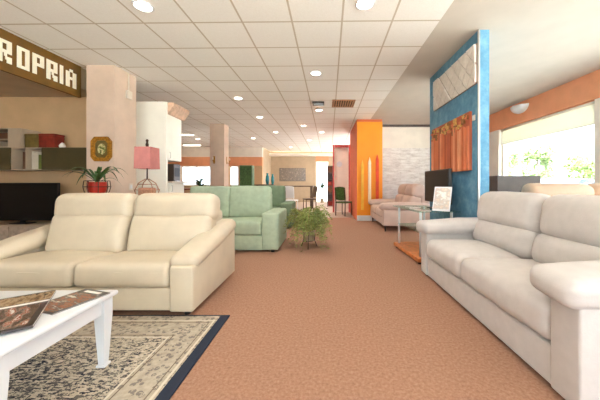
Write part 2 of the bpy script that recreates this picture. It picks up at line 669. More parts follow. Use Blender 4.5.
# left outer wall and the alcove with the television
sbox('wall_left', -9.3, -9.2, -3.2, 16.4, 0, CEIL, 'peach')
sbox('wall_alcove', -9.2, -4.05, 4.9, 5.02, 0, 2.70, 'peach', 'peach back wall of the television alcove')
sbox('trim_2', -9.2, -4.09, 1.6, 5.02, 2.70, CEIL - .001, 'sand', 'lowered soffit over the television alcove')
sbox('trim_3', -4.05, -3.76, 4.9, 5.02, 0, CEIL - .001, 'pillar', 'narrow wall end between sign and pillar')
sbox('pillar', -3.91, -3.45, 4.36, 4.86, 0, CEIL - .001, 'pillar', 'pale pink pillar at the end of the brown sign')
sbox('wall_kitchen', -4.05, -3.76, 5.02, 5.95, 0, 2.70, 'white_wall')
# second pillar
sbox('pillar.001', -3.72, -3.26, 8.6, 9.0, 0, CEIL - .001, 'pillar', 'far pale pink pillar beyond the kitchen unit')

# far left window wall
sbox('wall_back', -9.2, -3.3, 14.0, 14.2, 0, 1.0, 'peach', 'wall under the far left windows')
sbox('trim_4', -9.2, -3.3, 13.96, 14.2, 2.06, 2.52, 'terracotta', 'terracotta band over the far left windows')
sbox('wall_back.001', -9.2, -3.3, 14.0, 14.2, 2.52, CEIL - .001, 'white_wall', 'white wall over the far terracotta band')
for i, (x0, x1) in enumerate(((-9.2, -7.6), (-5.9, -5.05), (-4.55, -3.3))):
    sbox('wall_back.%03d' % (i + 2), x0, x1, 14.0, 14.2, 1.0, 2.06, 'peach' if i else 'white_wall')
window('window_4', 'y', 14.1, -7.6, -5.9, 1.0, 2.06, 'far left window seen past the kitchen unit', mull=(-6.78,))
window('window_5', 'y', 14.1, -5.05, -4.55, 1.0, 2.06, 'narrow far window right of the second pillar')
sbox('wall_side', -3.5, -3.3, 14.2, 16.3, 0, CEIL - .001, 'sand')

# rear recess with doorway
sbox('wall_back.005', -3.5, -.56, 16.2, 16.4, 0, CEIL - .001, 'sand', 'sand coloured back wall with the grey painting')
sbox('wall_back.006', .22, 2.0, 16.2, 16.4, 0, CEIL - .001, 'sand')
sbox('trim_5', -.56, .22, 16.16, 16.4, 2.48, 2.9, 'terracotta', 'terracotta panel over the far doorway')
sbox('wall_back.007', -.56, .22, 16.2, 16.4, 2.9, CEIL - .001, 'sand')
window('door_1', 'y', 16.3, -.56, .22, 0, 2.48, 'bright glazed doorway at the far end', fw=.05)
b = B(); box(b, -3.3, .95, 15.75, 16.2, 2.78, 2.84); box(b, -3.3, .95, 15.75, 15.79, 2.84, 2.93)
struct('trim_6', b, M['white_wall'], 'pale cove ledge along the top of the far wall')
b = B(); box(b, -3.2, .9, 15.85, 16.1, 2.842, 2.875)
tag(obj('cove_light', b, M['cove']), 'long glowing strip light hidden in the far cove', 'light')

# right rear wall, stone cladding
sbox('wall_back.008', 1.72, 4.95, 8.8, 9.0, 0, CEIL - .001, 'white_wall', 'white wall over the split stone cladding')
sbox('trim_7', 1.72, 4.7, 8.72, 8.8, 2.98, CEIL - .001, 'dgrey', 'thin grey strip painted as a shadow gap along the top of the rear wall')  # solid strip; the shade of a ceiling gap is put into its colour
sbox('wall_stone', 1.75, 4.6, 8.74, 8.8, 0, 2.28, 'stone', 'whitish split stone cladding behind the rosy sofa')

# orange partition
b = B(); box(b, .96, 1.72, 8.02, 10.2, 0, CEIL - .002)
struct('wall_partition', b, M['coral'], 'coral side of the free standing partition')
t = thing('orange_panel', 'tall bright orange display panel with three coloured pencil shapes', 'panel', (1.34, 7.985, 0))
b = B(); box(b, -.38, .38, -.03, .03, .16, 2.96, .006); obj('board', b, M['orange'], t)
b = B(); box(b, -.38, .38, -.035, .03, 0, .159, .004); obj('skirting', b, M['white'], t)
for nm, xx, z0, z1, wd, mm in (('yellow', -.225, .33, 1.82, .07, 'y1'), ('pale', -.01, .55, 1.90, .085, 'w1'), ('red', .22, .40, 1.98, .085, 'r1')):
    b = B()
    prism(b, [(xx - wd / 2, z0), (xx + wd / 2, z0), (xx + wd / 2, z1 - .16), (xx, z1), (xx - wd / 2, z1 - .16)], 'y', -.075, -.03)
    o = obj('pencil_shape', b, M[mm], t); o['label'] = nm + ' pencil shape'

# blue plaster partition by the grey sofa
sbox('wall_blue', 1.94, 2.075, 3.36, 4.92, 0, CEIL - .001, 'blue', 'blue sponged plaster partition wall behind the grey sofa')
sbox('trim_8', 1.93, 1.95, 3.345, 3.365, 0, CEIL - .002, 'alu', 'pale metal edge strip of the blue partition')

# outdoors
b = B(); box(b, 4.95, 40, -20, 45, -.2, -.12); box(b, -40, 4.95, 16.4, 45, -.2, -.12); box(b, -40, 4.95, -20, -3.3, -.2, -.12)
struct('ground', b, M['ground'], 'pale paving outside the windows')

# ------------------------------------------------------------------ sign with letters
t = thing('shop_sign', 'brown overhead sign board with cream block capitals on the left', 'sign', (-4.07, 3.0, 2.53))
b = B(); box(b, -.02, .02, -1.4, 1.42, 0, .519, .003); obj('board', b, M['brown'], t)
GL = {  # strokes on a 5 x 7 grid
    'R': ["11111", "10001", "10001", "11111", "10110", "10011", "10001"],
    'O': ["11111", "10001", "10001", "10001", "10001", "10001", "11111"],
    'P': ["11111", "10001", "10001", "11111", "10000", "10000", "10000"],
    'I': ["11", "11", "11", "11", "11", "11", "11"],
    'A': ["01110", "10001", "10001", "11111", "10001", "10001", "10001"]}


def letter(ch, y0, y1, parent, z0=.11, z1=.392):
    g = GL[ch]
    bm = B()
    nr, nc = len(g), len(g[0])
    xs = [0, .35, .48, .56, .66, 1.0] if nc == 5 else [0, .5, 1]
    for r, row in enumerate(g):
        for c, q in enumerate(row):
            if q == '1':
                u0 = y0 + (y1 - y0) * xs[c]; u1 = y0 + (y1 - y0) * xs[c + 1]
                v1 = z1 - (z1 - z0) * r / nr; v0 = z1 - (z1 - z0) * (r + 1) / nr
                box(bm, .02, .028, u0, u1, v0, v1)
    bmesh.ops.remove_doubles(bm, verts=bm.verts, dist=.0005)
    return obj('letter', bm, M['letter'], parent)


for ch, a, c in (('R', 3.28, 3.435), ('O', 3.495, 3.64), ('P', 3.68, 3.83), ('R', 3.865, 4.02), ('I', 4.06, 4.11), ('A', 4.155, 4.325)):
    o = letter(ch, a - 3.0, c - 3.0, t)
    o['label'] = 'cream block letter ' + ch

# ------------------------------------------------------------------ sofas
def cream_sofa():
    t = thing('leather_sofa', 'cream leather sofa with puffy headrests beside the patterned rug', 'sofa', (-2.085, 2.18, 0))
    L = M['cream']
    b = B(); box(b, -.83, .83, .03, 1.0, .045, .235, .015, 3); obj('base', b, L, t, 'auto')
    for i, (a, c) in enumerate(((-.80, -.003), (.003, .80))):
        b = B(); cush(b, (c - a, .78, .20), ((a + c) / 2, .385, .325), .05, (0, .012, .022), (-.05, 0, 0), 12, .004, seed=i)
        o = obj('seat_cushion', b, L, t, True)
        s = B()
        tube(s, [(a + .04, .0, .372), ((a + c) / 2, -.012, .374), (c - .04, 0, .372)], .005, 6); obj('seam', s, L, o, True)
    for i, (a, c) in enumerate(((-.76, .068), (.072, .93))):
        b = B(); cush(b, (c - a - .03, .24, .42), ((a + c) / 2 + (-.01 if i else 0), .62, .575), .07, (0, .04, 0), (-.24, 0, 0), 12, .006, seed=i + 5)
        o = obj('backrest', b, L, t, True)
        s = B(); cush(s, (c - a, .25, .30), ((a + c) / 2, .695, .845), .09, (0, .03, .008), (-.16, 0, 0), 12, .006, seed=i + 9)
        obj('headrest', s, L, o, True)
    b = B(); box(b, -.86, .86, .80, 1.04, .06, .80, .05, 3); obj('back_frame', b, L, t, 'auto')
    for s_ in (-1, 1):
        b = B()
        prism(b, [(.0, .045), (1.03, .045), (1.03, .56), (.0, .42)], 'x', s_ * .805, s_ * 1.0, bev=.018)
        o = obj('armrest', b, L, t, 'auto')
        p = B(); cush(p, (.25, 1.04, .14), (s_ * .895, .535, .528), .065, (.012, .0, .03), (.185, 0, 0), 10, .005, seed=s_ + 2, nose=.2)
        obj('arm_pad', p, L, o, True)
    for x in (-.92, .92):
        for y in (.08, .95):
            b = B(); lathe(b, [(0, 0), (.024, 0), (.028, .05), (0, .05)], (x, y, 0), 14); obj('foot', b, M['foot'], t, 'auto')
    return t


def grey_sofa():
    # local -y is the front; turned so that it faces the gangway
    t = thing('fabric_sofa', 'large light grey fabric sofa with pillow arms in the right foreground', 'sofa', (1.19, 2.27, 0), -PI / 2)
    L = M['grey']
    b = B(); box(b, -.855, .855, .015, .88, .025, .235, .012, 3); obj('base', b, L, t, 'auto')
    for i, (a, c) in enumerate(((-.85, -.10), (-.085, .855))):
        b = B(); cush(b, (c - a, .74, .215), ((a + c) / 2, .36, .345), .065, (.0, .016, .035), (-.02, 0, 0), 12, .005, seed=i + 20)
        obj('seat_cushion', b, L, t, True)
    for i, (a, c) in enumerate(((-.90, -.003), (.003, .90))):
        b = B(); cush(b, (c - a, .24, .29), ((a + c) / 2, .655, .555), .10, (0, .045, .0), (-.22, 0, 0), 12, .006, seed=i + 30)
        o = obj('backrest', b, L, t, True)
        s = B(); cush(s, (c - a + .01, .25, .38), ((a + c) / 2, .725, .82), .11, (0, .05, .01), (-.17, 0, 0), 12, .006, seed=i + 40)
        obj('headrest', s, L, o, True)
    b = B(); box(b, -.86, .86, .78, .94, .03, .86, .04, 3); obj('back_frame', b, L, t, 'auto')
    for s_ in (-1, 1):
        b = B(); x0, x1 = sorted((s_ * .86, s_ * 1.03)); box(b, x0, x1, 0, .94, .025, .55, .014, 3)
        o = obj('armrest', b, L, t, 'auto')
        p = B(); cush(p, (.285, .97, .158), (s_ * .915, .42, .60), .06, (.01, .012, .016), (.035, s_ * .08, 0), 10, .007, seed=s_ + 50, nose=.08)
        obj('arm_pad', p, L, o, True)
    for x in (-.95, .95):
        for y in (.06, .86):
            b = B(); lathe(b, [(0, 0), (.03, 0), (.03, .03), (0, .03)], (x, y, 0), 14); obj('foot', b, M['foot'], t, 'auto')
    return t


def square_sofa(name, label, loc, m, W=2.02):
    t = thing(name, label, 'sofa', loc)
    L = M[m]
    aw = .275
    i_ = W / 2 - aw
    b = B(); box(b, -i_ - .01, i_ + .01, .015, .9, .03, .27, .012, 3); obj('base', b, L, t, 'auto')
    for i, s_ in enumerate((-1, 1)):
        x0, x1 = sorted((0, s_ * i_))
        b = B(); cush(b, (x1 - x0 - .004, .66, .22), ((x0 + x1) / 2, .325, .385), .04, (0, .01, .02), n=10, rag=.003, seed=i + 60)
        obj('seat_cushion', b, L, t, True)
        b = B(); cush(b, (x1 - x0 + .02, .24, .58), ((x0 + x1) / 2, .72, .76), .05, (0, .03, .01), (-.14, 0, 0), 10, .004, seed=i + 70)
        obj('backrest', b, L, t, True)
        a0, a1 = sorted((s_ * i_, s_ * W / 2))
        b = B(); box(b, a0, a1, 0, .95, .03, .63, .035, 4); obj('armrest', b, L, t, 'auto')
    b = B(); box(b, -i_, i_, .80, .95, .05, .92, .03, 3); obj('back_frame', b, L, t, 'auto')
    for x in (-W / 2 + .1, W / 2 - .1):
        for y in (.06, .88):
            b = B(); lathe(b, [(0, 0), (.03, 0), (.03, .035), (0, .035)], (x, y, 0), 12); obj('foot', b, M['foot'], t, 'auto')
    return t


def legged_sofa(name, label, loc, rz, m, W=1.75):
    t = thing(name, label, 'sofa', loc, rz)
    L = M[m]
    i_ = W / 2 - .2
    b = B(); box(b, -i_ - .02, i_ + .02, .02, .88, .12, .27, .015, 3); obj('base', b, L, t, 'auto')
    for i, s_ in enumerate((-1, 1)):
        x0, x1 = sorted((0, s_ * i_))
        b = B(); cush(b, (x1 - x0, .7, .2), ((x0 + x1) / 2, .34, .37), .05, (0, .012, .02), n=8, seed=i + 80); obj('seat_cushion', b, L, t, True)
        b = B(); cush(b, (x1 - x0, .24, .34), ((x0 + x1) / 2, .67, .58), .08, (0, .03, 0), (-.22, 0, 0), 8, .004, seed=i + 84); o = obj('backrest', b, L, t, True)
        b = B(); cush(b, (x1 - x0 + .01, .25, .30), ((x0 + x1) / 2, .755, .86), .09, (0, .03, .01), (-.2, 0, 0), 8, .004, seed=i + 88); obj('headrest', b, L, o, True)
        a0, a1 = sorted((s_ * i_, s_ * W / 2))
        b = B(); box(b, a0, a1, 0, .93, .12, .47, .025, 4); o = obj('armrest', b, L, t, 'auto')
        b = B(); cush(b, (.27, .96, .15), (s_ * (W / 2 - .11), .43, .525), .07, (.01, .02, .025), n=8, rag=.004, seed=i + 92); obj('arm_pad', b, L, o, True)
    b = B(); box(b, -i_, i_, .79, .95, .13, .86, .04, 3); obj('back_frame', b, L, t, 'auto')
    for x in (-W / 2 + .07, W / 2 - .07):
        for y in (.05, .87):
            b = B(); tube(b, [(x, y, 0), (x, y, .13)], .012, 8, .022); obj('leg', b, M['foot'], t, True)
    return t


cream_sofa()
grey_sofa()
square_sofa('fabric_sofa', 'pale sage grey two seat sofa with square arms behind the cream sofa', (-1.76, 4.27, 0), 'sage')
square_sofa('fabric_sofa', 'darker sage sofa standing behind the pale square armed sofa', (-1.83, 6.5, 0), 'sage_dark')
legged_sofa('leather_sofa', 'rosy beige leather sofa on thin legs before the stone wall', (1.34, 6.98, 0), -PI / 2, 'rose', 1.75).scale = (1, 1.2, 1.08)
legged_sofa('leather_sofa', 'tan leather sofa behind the grey sofa below the window', (3.55, 4.35, 0), PI, 'tan', 2.1).scale = (1, 1, 1.09)

# ------------------------------------------------------------------ rug and coffee table
RX0, RX1, RY0, RY1 = -3.3, -.79, .55, 2.215
b = B(); box(b, -(RX1 - RX0) / 2, (RX1 - RX0) / 2, -(RY1 - RY0) / 2, (RY1 - RY0) / 2, 0, .010, .003, 2)
tag(obj('patterned_rug', b, rug_mat((RX1 - RX0) / 2, (RY1 - RY0) / 2), loc=((RX0 + RX1) / 2, (RY0 + RY1) / 2, 0.001)),
    'beige patterned rug with navy edge before the cream sofa', 'rug')

t = thing('coffee_table', 'white lacquered coffee table standing on the patterned rug', 'coffee table', (-1.905, 1.31, .011), .025)
b = B(); box(b, -.64, .64, -.32, .32, .41, .439, .012, 3); obj('tabletop', b, M['white'], t, 'auto')
for (x0, x1, y0, y1) in ((-.58, .58, -.285, -.265), (-.58, .58, .265, .285), (-.595, -.575, -.25, .25), (.575, .595, -.25, .25)):
    b = B(); box(b, x0, x1, y0, y1, .315, .41, .003); obj('apron', b, M['white'], t)
for sx in (-1, 1):
    for sy in (-1, 1):
        b = B()
        cx, cy = sx * .582, sy * .272
        bw, tw = .017, .031
        bv = [b.verts.new((cx + q * bw, cy + r * bw, .012)) for q, r in ((-1, -1), (1, -1), (1, 1), (-1, 1))]
        tv = [b.verts.new((cx + q * tw, cy + r * tw, .30)) for q, r in ((-1, -1), (1, -1), (1, 1), (-1, 1))]
        uv = [b.verts.new((cx + q * tw, cy + r * tw, .411)) for q, r in ((-1, -1), (1, -1), (1, 1), (-1, 1))]
        for lo, hi in ((bv, tv), (tv, uv)):
            for k in range(4):
                b.faces.new((lo[k], lo[(k + 1) % 4], hi[(k + 1) % 4], hi[k]))
        b.faces.new(bv[::-1]); b.faces.new(uv)
        box(b, cx - .026, cx + .026, cy - .026, cy + .026, 0, .014, .004)
        obj('leg', b, M['white'], t)

TT = .4505


def magazine(label, loc, rz, wd, ht, th, m, photo):
    t = thing('magazine', label, 'magazine', loc, rz, 'magazines on the coffee table')
    b = B(); box(b, -wd / 2 + .002, wd / 2 - .002, -ht / 2 + .002, ht / 2 - .002, .001, th - .001); obj('pages', b, M['pages'], t)
    b = B(); box(b, -wd / 2, wd / 2, -ht / 2, ht / 2, th - .0015, th); box(b, -wd / 2, wd / 2, -ht / 2, ht / 2, 0, .0015)
    box(b, -wd / 2, -wd / 2 + .002, -ht / 2, ht / 2, .0015, th - .0015); obj('cover', b, M[m], t)
    for x0, x1, y0, y1, mm in photo:
        b = B(); box(b, x0 * wd, x1 * wd, y0 * ht, y1 * ht, th, th + .0006); obj('cover_picture', b, M[mm], t)
    return t


magazine('thin colourful magazine tucked under the large dark one', (-1.412, 1.478, TT), -.30, .21, .27, .006, 'steel', ((-.44, .44, -.46, .30, 'mag2'), (-.3, .3, .36, .44, 'pages')))
magazine('large dark picture magazine lying nearest on the white table', (-1.575, 1.298, TT + .0071), 2.215, .50, .30, .012, 'magdark', ((-.45, .10, -.42, .42, 'mag1'), (.13, .17, -.5, .5, 'pages'), (.19, .47, -.5, .5, 'mag3')))

# ------------------------------------------------------------------ television alcove
t = thing('wall_cabinet', 'dark olive hung cabinet with two pale open cubbies', 'cabinet', (-4.9, 4.72, 1.337))
W_ = M['shelf_white']
b = B()
box(b, -1.0, .965, -.17, .17, 0, .018); box(b, -1.0, .965, -.17, .17, .371, .389); box(b, -1.0, .965, .155, .17, .018, .371)
for xx in (-1.0, -.47, -.225, .06, .947):
    box(b, xx - .0, xx + .018, -.17, .155, .018, .371)
obj('carcass', b, W_, t)
b = B(); box(b, .07, .962, -.19, -.171, .004, .385, .003); obj('door', b, M['olive'], t)
b = B(); box(b, -1.0, -.465, -.19, -.171, .004, .385, .003); obj('door', b, M['olive'], t)
SH = 1.337 + .0185
books = 'books in the open cubbies'


def book(label, x, wd, ht, dp, m, y=4.60, z=SH, tilt=0.0, grp=books):
    t = thing('book', label, 'book', (x, y + dp / 2, z), 0, grp)
    t.rotation_euler = (0, tilt, 0)
    b = B(); box(b, 0.002, wd - .002, -dp / 2 + .002, dp / 2 - .004, .003, ht - .003); obj('pages', b, M['pages'], t)
    b = B(); box(b, 0, .002, -dp / 2, dp / 2, 0, ht); box(b, wd - .002, wd, -dp / 2, dp / 2, 0, ht); box(b, 0.002, wd - .002, -dp / 2, -dp / 2 + .002, 0, ht)
    obj('cover', b, M[m], t)
    return t


book('brown book standing alone in the left open cubby', -5.225, .05, .30, .2, 'bookbrown')
book('white book leftmost in the right open cubby', -5.07, .035, .31, .2, 'bookwhite')
book('white book second from left in the right open cubby', -5.032, .03, .27, .2, 'bookwhite')
book('white book third from left in the right open cubby', -4.999, .04, .29, .2, 'bookwhite')
book('green book at the right end of the right open cubby', -4.955, .04, .25, .2, 'bookgreen')

t = thing('open_box', 'pale square box with open compartments on the hung cabinet', 'box', (-5.44, 4.72, 1.727))
b = B(); box(b, .0, .23, -.16, .16, 0, .33, .004)
box(b, -.36, .0, -.16, .16, 0, .018); box(b, -.36, 0, -.16, .16, .312, .33); box(b, -.36, -.342, -.16, .16, .018, .312); box(b, -.342, 0, .145, .16, .018, .312)
box(b, -.342, 0, -.16, .145, .13, .148)
obj('shell', b, M['shelf_white'], t)
b = B(); box(b, -.33, -.02, -.10, .1, .149, .26); obj('insert', b, M['bookbrown'], t)
t = thing('storage_box', 'olive green book box on top of the hung cabinet', 'box', (-5.06, 4.66, 1.7265))
b = B(); box(b, -.10, .13, -.09, .09, 0, .20, .006); obj('body', b, M['bookolive'], t)
b = B(); box(b, -.104, .133, -.094, .094, .20, .235, .006); obj('lid', b, M['bookolive'], t)
t = thing('storage_box', 'dark red book box on top of the hung cabinet', 'box', (-4.78, 4.66, 1.7265))
b = B(); box(b, -.14, .13, -.09, .09, 0, .21, .006); obj('body', b, M['bookred'], t)
b = B(); box(b, -.143, .133, -.094, .094, .21, .24, .006); obj('lid', b, M['bookred'], t)
b = B(); lathe(b, [(0, 0), (.035, 0), (.05, .03), (.03, .07), (.012, .09), (0, .095)], (0, 0, 0), 14)
tag(obj('ornament', b, M['diamond'], None, True, (-4.56, 4.62, 1.727)), 'small pale ornament beside the dark red book box', 'ornament')

t = thing('tv_unit', 'low grey wooden unit under the black television', 'tv unit', (-5.2, 4.62, 0))
b = B(); box(b, -1.0, .98, -.22, .22, .06, .40, .006); obj('body', b, M['greywood'], t)
b = B(); box(b, -1.02, 1.0, -.24, .23, .40, .425, .004); obj('top_board', b, M['shelf_white'], t)
b = B(); box(b, -.95, .93, -.18, .18, 0, .06); obj('plinth', b, M['foot'], t)
for a in (-1.0, -.01):
    b = B(); box(b, a + .006, a + .98, -.238, -.221, .07, .392, .003); o = obj('drawer', b, M['greywood'], t)
    h = B(); box(h, a + .42, a + .56, -.248, -.238, .34, .35); obj('handle', h, M['foot'], o)
t = thing('television', 'large black flat television on the low grey unit', 'television', (-5.17, 4.55, .4255))
b = B(); box(b, -.62, .62, -.02, .025, .05, .695, .006); obj('housing', b, M['black'], t)
b = B(); box(b, -.605, .605, -.0215, -.019, .07, .68); obj('screen', b, M['screen'], t)
b = B(); box(b, -.14, .14, -.09, .09, 0, .012, .004); box(b, -.03, .03, -.012, .02, .012, .06); obj('stand', b, M['black'], t)

# octagonal picture on the pillar
t = thing('picture_frame', 'gilt octagonal picture of pale flowers hanging on the pillar', 'picture', (-3.65, 4.36, 1.67))
def octa(hw, hh, k=.36):
    return [(-hw + hw * 2 * k * .5, -hh), (hw - hw * k, -hh), (hw, -hh + hh * k), (hw, hh - hh * k), (hw - hw * k, hh), (-hw + hw * k, hh), (-hw, hh - hh * k), (-hw, -hh + hh * k)]
def ring(bm, o1, o2, y0, y1):
    n = len(o1)
    A0 = [bm.verts.new((x, y0, z)) for x, z in o1]; A1 = [bm.verts.new((x, y0 + .008, z)) for x, z in o2]
    C0 = [bm.verts.new((x, y1, z)) for x, z in o1]; C1 = [bm.verts.new((x, y1, z)) for x, z in o2]
    for i in range(n):
        j = (i + 1) % n
        for q in ((A0, A1), (C1, C0), (A1, C1), (C0, A0)):
            bm.faces.new((q[0][i], q[0][j], q[1][j], q[1][i]))
    bmesh.ops.recalc_face_normals(bm, faces=bm.faces)
b = B(); ring(b, octa(.165, .20), octa(.105, .14), -.035, -.001); obj('frame', b, M['gold'], t)
b = B(); prism(b, octa(.108, .143), 'y', -.012, -.002); obj('mount', b, M['bookolive'], t)
b = B(); prism(b, [(.065 * math.cos(a * PI / 10), .09 * math.sin(a * PI / 10)) for a in range(20)], 'y', -.016, -.012); obj('print', b, M['leafpic'], t)
# conduit and junction box on the pillar's side, with a switch below
t = thing('junction_box', 'small white junction box with conduit high on the pillar side', 'junction box', (-3.45, 4.66, 2.66))
b = B(); box(b, 0, .035, -.06, .06, -.07, .07, .005); obj('box', b, M['conduit'], t)
b = B(); tube(b, [(.012, 0, .07), (.012, 0, .385)], .01, 8); obj('conduit', b, M['conduit'], t, True)
t = thing('wall_socket', 'small pale socket low on the pillar side above the sofa', 'socket', (-3.45, 4.72, 1.05))
b = B(); box(b, 0, .012, -.045, .045, -.06, .06, .004); obj('plate', b, M['conduit'], t)
b = B(); box(b, .012, .016, -.022, .022, -.03, .03, .002); obj('rocker', b, M['white'], t)

# console behind the cream sofa, carrying plant and lamp
t = thing('console_table', 'narrow wooden console table hidden behind the cream sofa back', 'console', (-2.72, 3.62, 0))
b = B(); box(b, -.60, .52, -.16, .16, .90, .93, .005); obj('tabletop', b, M['cornice'], t)
for x in (-.56, .48):
    for y in (-.125, .125):
        b = B(); box(b, x - .02, x + .02, y - .02, y + .02, 0, .90); obj('leg', b, M['cornice'], t)
b = B(); box(b, -.54, .46, -.135, -.115, .80, .90); box(b, -.54, .46, .115, .135, .80, .90); obj('apron', b, M['cornice'], t)


def blade(bm, base, ang, length, rise, droop, wid, n=9):
    base = Vector(base)
    d = Vector((math.cos(ang), math.sin(ang), 0)); s = Vector((-d.y, d.x, 0))
    prev = None
    for i in range(n + 1):
        q = i / n
        p = base + d * (length * q) + Vector((0, 0, rise * q * 2 - (rise * 2 + droop) * q * q if False else rise * math.sin(q * PI * .62) - droop * q ** 3))
        w_ = wid * (math.sin(PI * (.12 + .88 * q)) ** .7) * (1 - .2 * q) + .001
        row = (bm.verts.new(p - s * w_ + Vector((0, 0, w_ * .35))), bm.verts.new(p), bm.verts.new(p + s * w_ + Vector((0, 0, w_ * .35))))
        if prev:
            bm.faces.new((prev[0], prev[1], row[1], row[0])); bm.faces.new((prev[1], prev[2], row[2], row[1]))
        prev = row


t = thing('potted_plant', 'strap leaved plant in a red pot before the pink pillar', 'plant', (-3.10, 3.62, .9325))
b = B(); lathe(b, [(0, 0), (.07, 0), (.10, .05), (.11, .11), (.105, .165), (.112, .175), (.10, .175), (.09, .15), (0, .15)], (0, 0, .02), 24); obj('pot', b, M['redpot'], t, 'auto')
b = B()
for k in range(8):
    a = k * PI / 4
    tube(b, [(math.cos(a) * r_, math.sin(a) * r_, z_) for r_, z_ in ((.075, 0), (.13, .06), (.145, .13), (.135, .21))], .005, 6)
for r_, z_ in ((.077, .006), (.147, .13), (.137, .21)):
    tube(b, [(math.cos(a * PI / 12) * r_, math.sin(a * PI / 12) * r_, z_) for a in range(25)], .005, 6)
obj('wire_holder', b, M['wire'], t, True)
b = B()
rr = random.Random(7)
for k in range(17):
    a = k * 2.4 + rr.uniform(-.2, .2)
    blade(b, (0, 0, .18), a, rr.uniform(.27, .40), rr.uniform(.10, .27), rr.uniform(.03, .22), rr.uniform(.018, .027))
obj('leaves', b, M['leaf'], t, True)

t = thing('table_lamp', 'table lamp with square dusty pink shade behind the cream sofa', 'lamp', (-2.42, 3.62, .931), .03)
b = B()
for sx in (-1, 1):
    for sy in (-1, 1):
        tube(b, [(sx * .105, sy * .06, .006), (sx * .12, sy * .07, .08), (sx * .085, sy * .05, .18), (sx * .012, sy * .012, .24)], .006, 6)
for z_, k in ((.01, 1.0), (.09, 1.15), (.165, .85)):
    tube(b, [(.108 * k * q, .064 * k * r, z_) for q, r in ((-1, -1), (1, -1), (1, 1), (-1, 1), (-1, -1))], .006, 6)
obj('wire_base', b, M['basket'], t, True)
b = B(); box(b, -.095, .095, -.055, .055, .012, .12, .02); obj('stone', b, M['basket'], t)
b = B(); tube(b, [(0, 0, .23), (0, 0, .685)], .008, 8); lathe(b, [(0, 0), (.016, 0), (.02, .03), (.012, .06), (.018, .09), (0, .11)], (0, 0, .675), 12); obj('stem', b, M['wire'], t, True)
b = B()
H0, H1, lo, hi = .375, .665, .108, .103
v0 = [b.verts.new((q * lo, r * lo, H0)) for q, r in ((-1, -1), (1, -1), (1, 1), (-1, 1))]; v1 = [b.verts.new((q * hi, r * hi, H1)) for q, r in ((-1, -1), (1, -1), (1, 1), (-1, 1))]
i0 = [b.verts.new((q * (lo - .005), r * (lo - .005), H0)) for q, r in ((-1, -1), (1, -1), (1, 1), (-1, 1))]; i1 = [b.verts.new((q * (hi - .005), r * (hi - .005), H1)) for q, r in ((-1, -1), (1, -1), (1, 1), (-1, 1))]
for k in range(4):
    j = (k + 1) % 4
    b.faces.new((v0[k], v0[j], v1[j], v1[k])); b.faces.new((i0[j], i0[k], i1[k], i1[j]))
    b.faces.new((v0[j], v0[k], i0[k], i0[j])); b.faces.new((v1[k], v1[j], i1[j], i1[k]))
box(b, -.102, .102, -.004, .004, H1 - .012, H1 - .004); box(b, -.004, .004, -.102, .102, H1 - .012, H1 - .004)
obj('lamp_shade', b, M['pink'], t)

# ------------------------------------------------------------------ kitchen display
t = thing('kitchen_unit', 'cream fitted kitchen unit with overhanging cornice beyond the pillar', 'kitchen unit', (-3.74, 5.22, 0))
b = B(); box(b, 0, .62, 0, .06, 0, 2.72, .004); obj('end_panel', b, M['kitchen'], t)
b = B(); box(b, .02, .62, .06, .66, .1, 1.12, .003); obj('base_cabinet', b, M['kitchen'], t)
for k in range(1):
    y0 = .065
    d = B(); box(d, .62, .64, y0, y0 + .57, .11, 1.115, .004); o = obj('door', d, M['kitchen'], t)
    h = B(); tube(h, [(.64, y0 + .08, .95), (.665, y0 + .08, .95), (.665, y0 + .08, 1.07), (.64, y0 + .08, 1.07)], .005, 6); obj('handle', h, M['alu'], o, True)
b = B(); box(b, .0, .71, .06, .68, 1.12, 1.155, .004); obj('worktop', b, M['worktop'], t)
b = B(); box(b, .02, .58, .06, .60, 1.58, 2.50, .003); obj('wall_cabinet', b, M['kitchen'], t)
for k in range(1):
    y0 = .065
    d = B(); box(d, .58, .60, y0, y0 + .53, 1.585, 2.495, .004); o = obj('door', d, M['kitchen'], t)
    h = B(); tube(h, [(.60, y0 + .08, 1.62), (.625, y0 + .08, 1.62), (.625, y0 + .08, 1.74), (.60, y0 + .08, 1.74)], .005, 6); obj('handle', h, M['alu'], o, True)
b = B(); prism(b, [(.0, 2.50), (.62, 2.50), (.65, 2.54), (.73, 2.66), (.73, 2.72), (.0, 2.72)], 'y', .06, .68); obj('cornice', b, M['cornice'], t)
t = thing('kitchen_appliance', 'small dark appliance on the kitchen worktop', 'appliance', (-3.24, 5.60, 1.1555))
b = B(); box(b, -.11, .13, -.12, .12, 0, .36, .01); obj('body', b, M['steel'], t)
b = B(); box(b, .13, .133, -.09, .09, .10, .28); obj('panel', b, M['screen'], t)
b = B(); box(b, -.02, .16, -.07, .07, .0, .015); obj('tray', b, M['alu'], t)

# sconces on second pillar
def pillar_sconce(label, loc, rz):
    t = thing('wall_sconce', label, 'sconce', loc, rz, 'gilt sconces on the far pillar')
    b = B(); box(b, -.03, .03, -.012, 0, -.12, .12, .006); obj('back_plate', b, M['gold'], t)
    b = B(); tube(b, [(0, -.01, -.08), (0, -.08, -.10), (0, -.10, -.03)], .008, 6); lathe(b, [(0, 0), (.03, .005), (.035, .02), (.02, .02), (0, .012)], (0, -.10, -.03), 10); obj('arm', b, M['gold'], t, True)
    b = B(); lathe(b, [(.012, 0), (.013, .09), (0, .1)], (0, -.10, -.018), 8); obj('candle', b, M['letter'], t, True)
pillar_sconce('gilt candle sconce on the right side of the far pillar', (-3.26, 8.82, 1.88), PI / 2)
pillar_sconce('gilt candle sconce on the near face of the far pillar', (-3.58, 8.6, 1.88), 0)

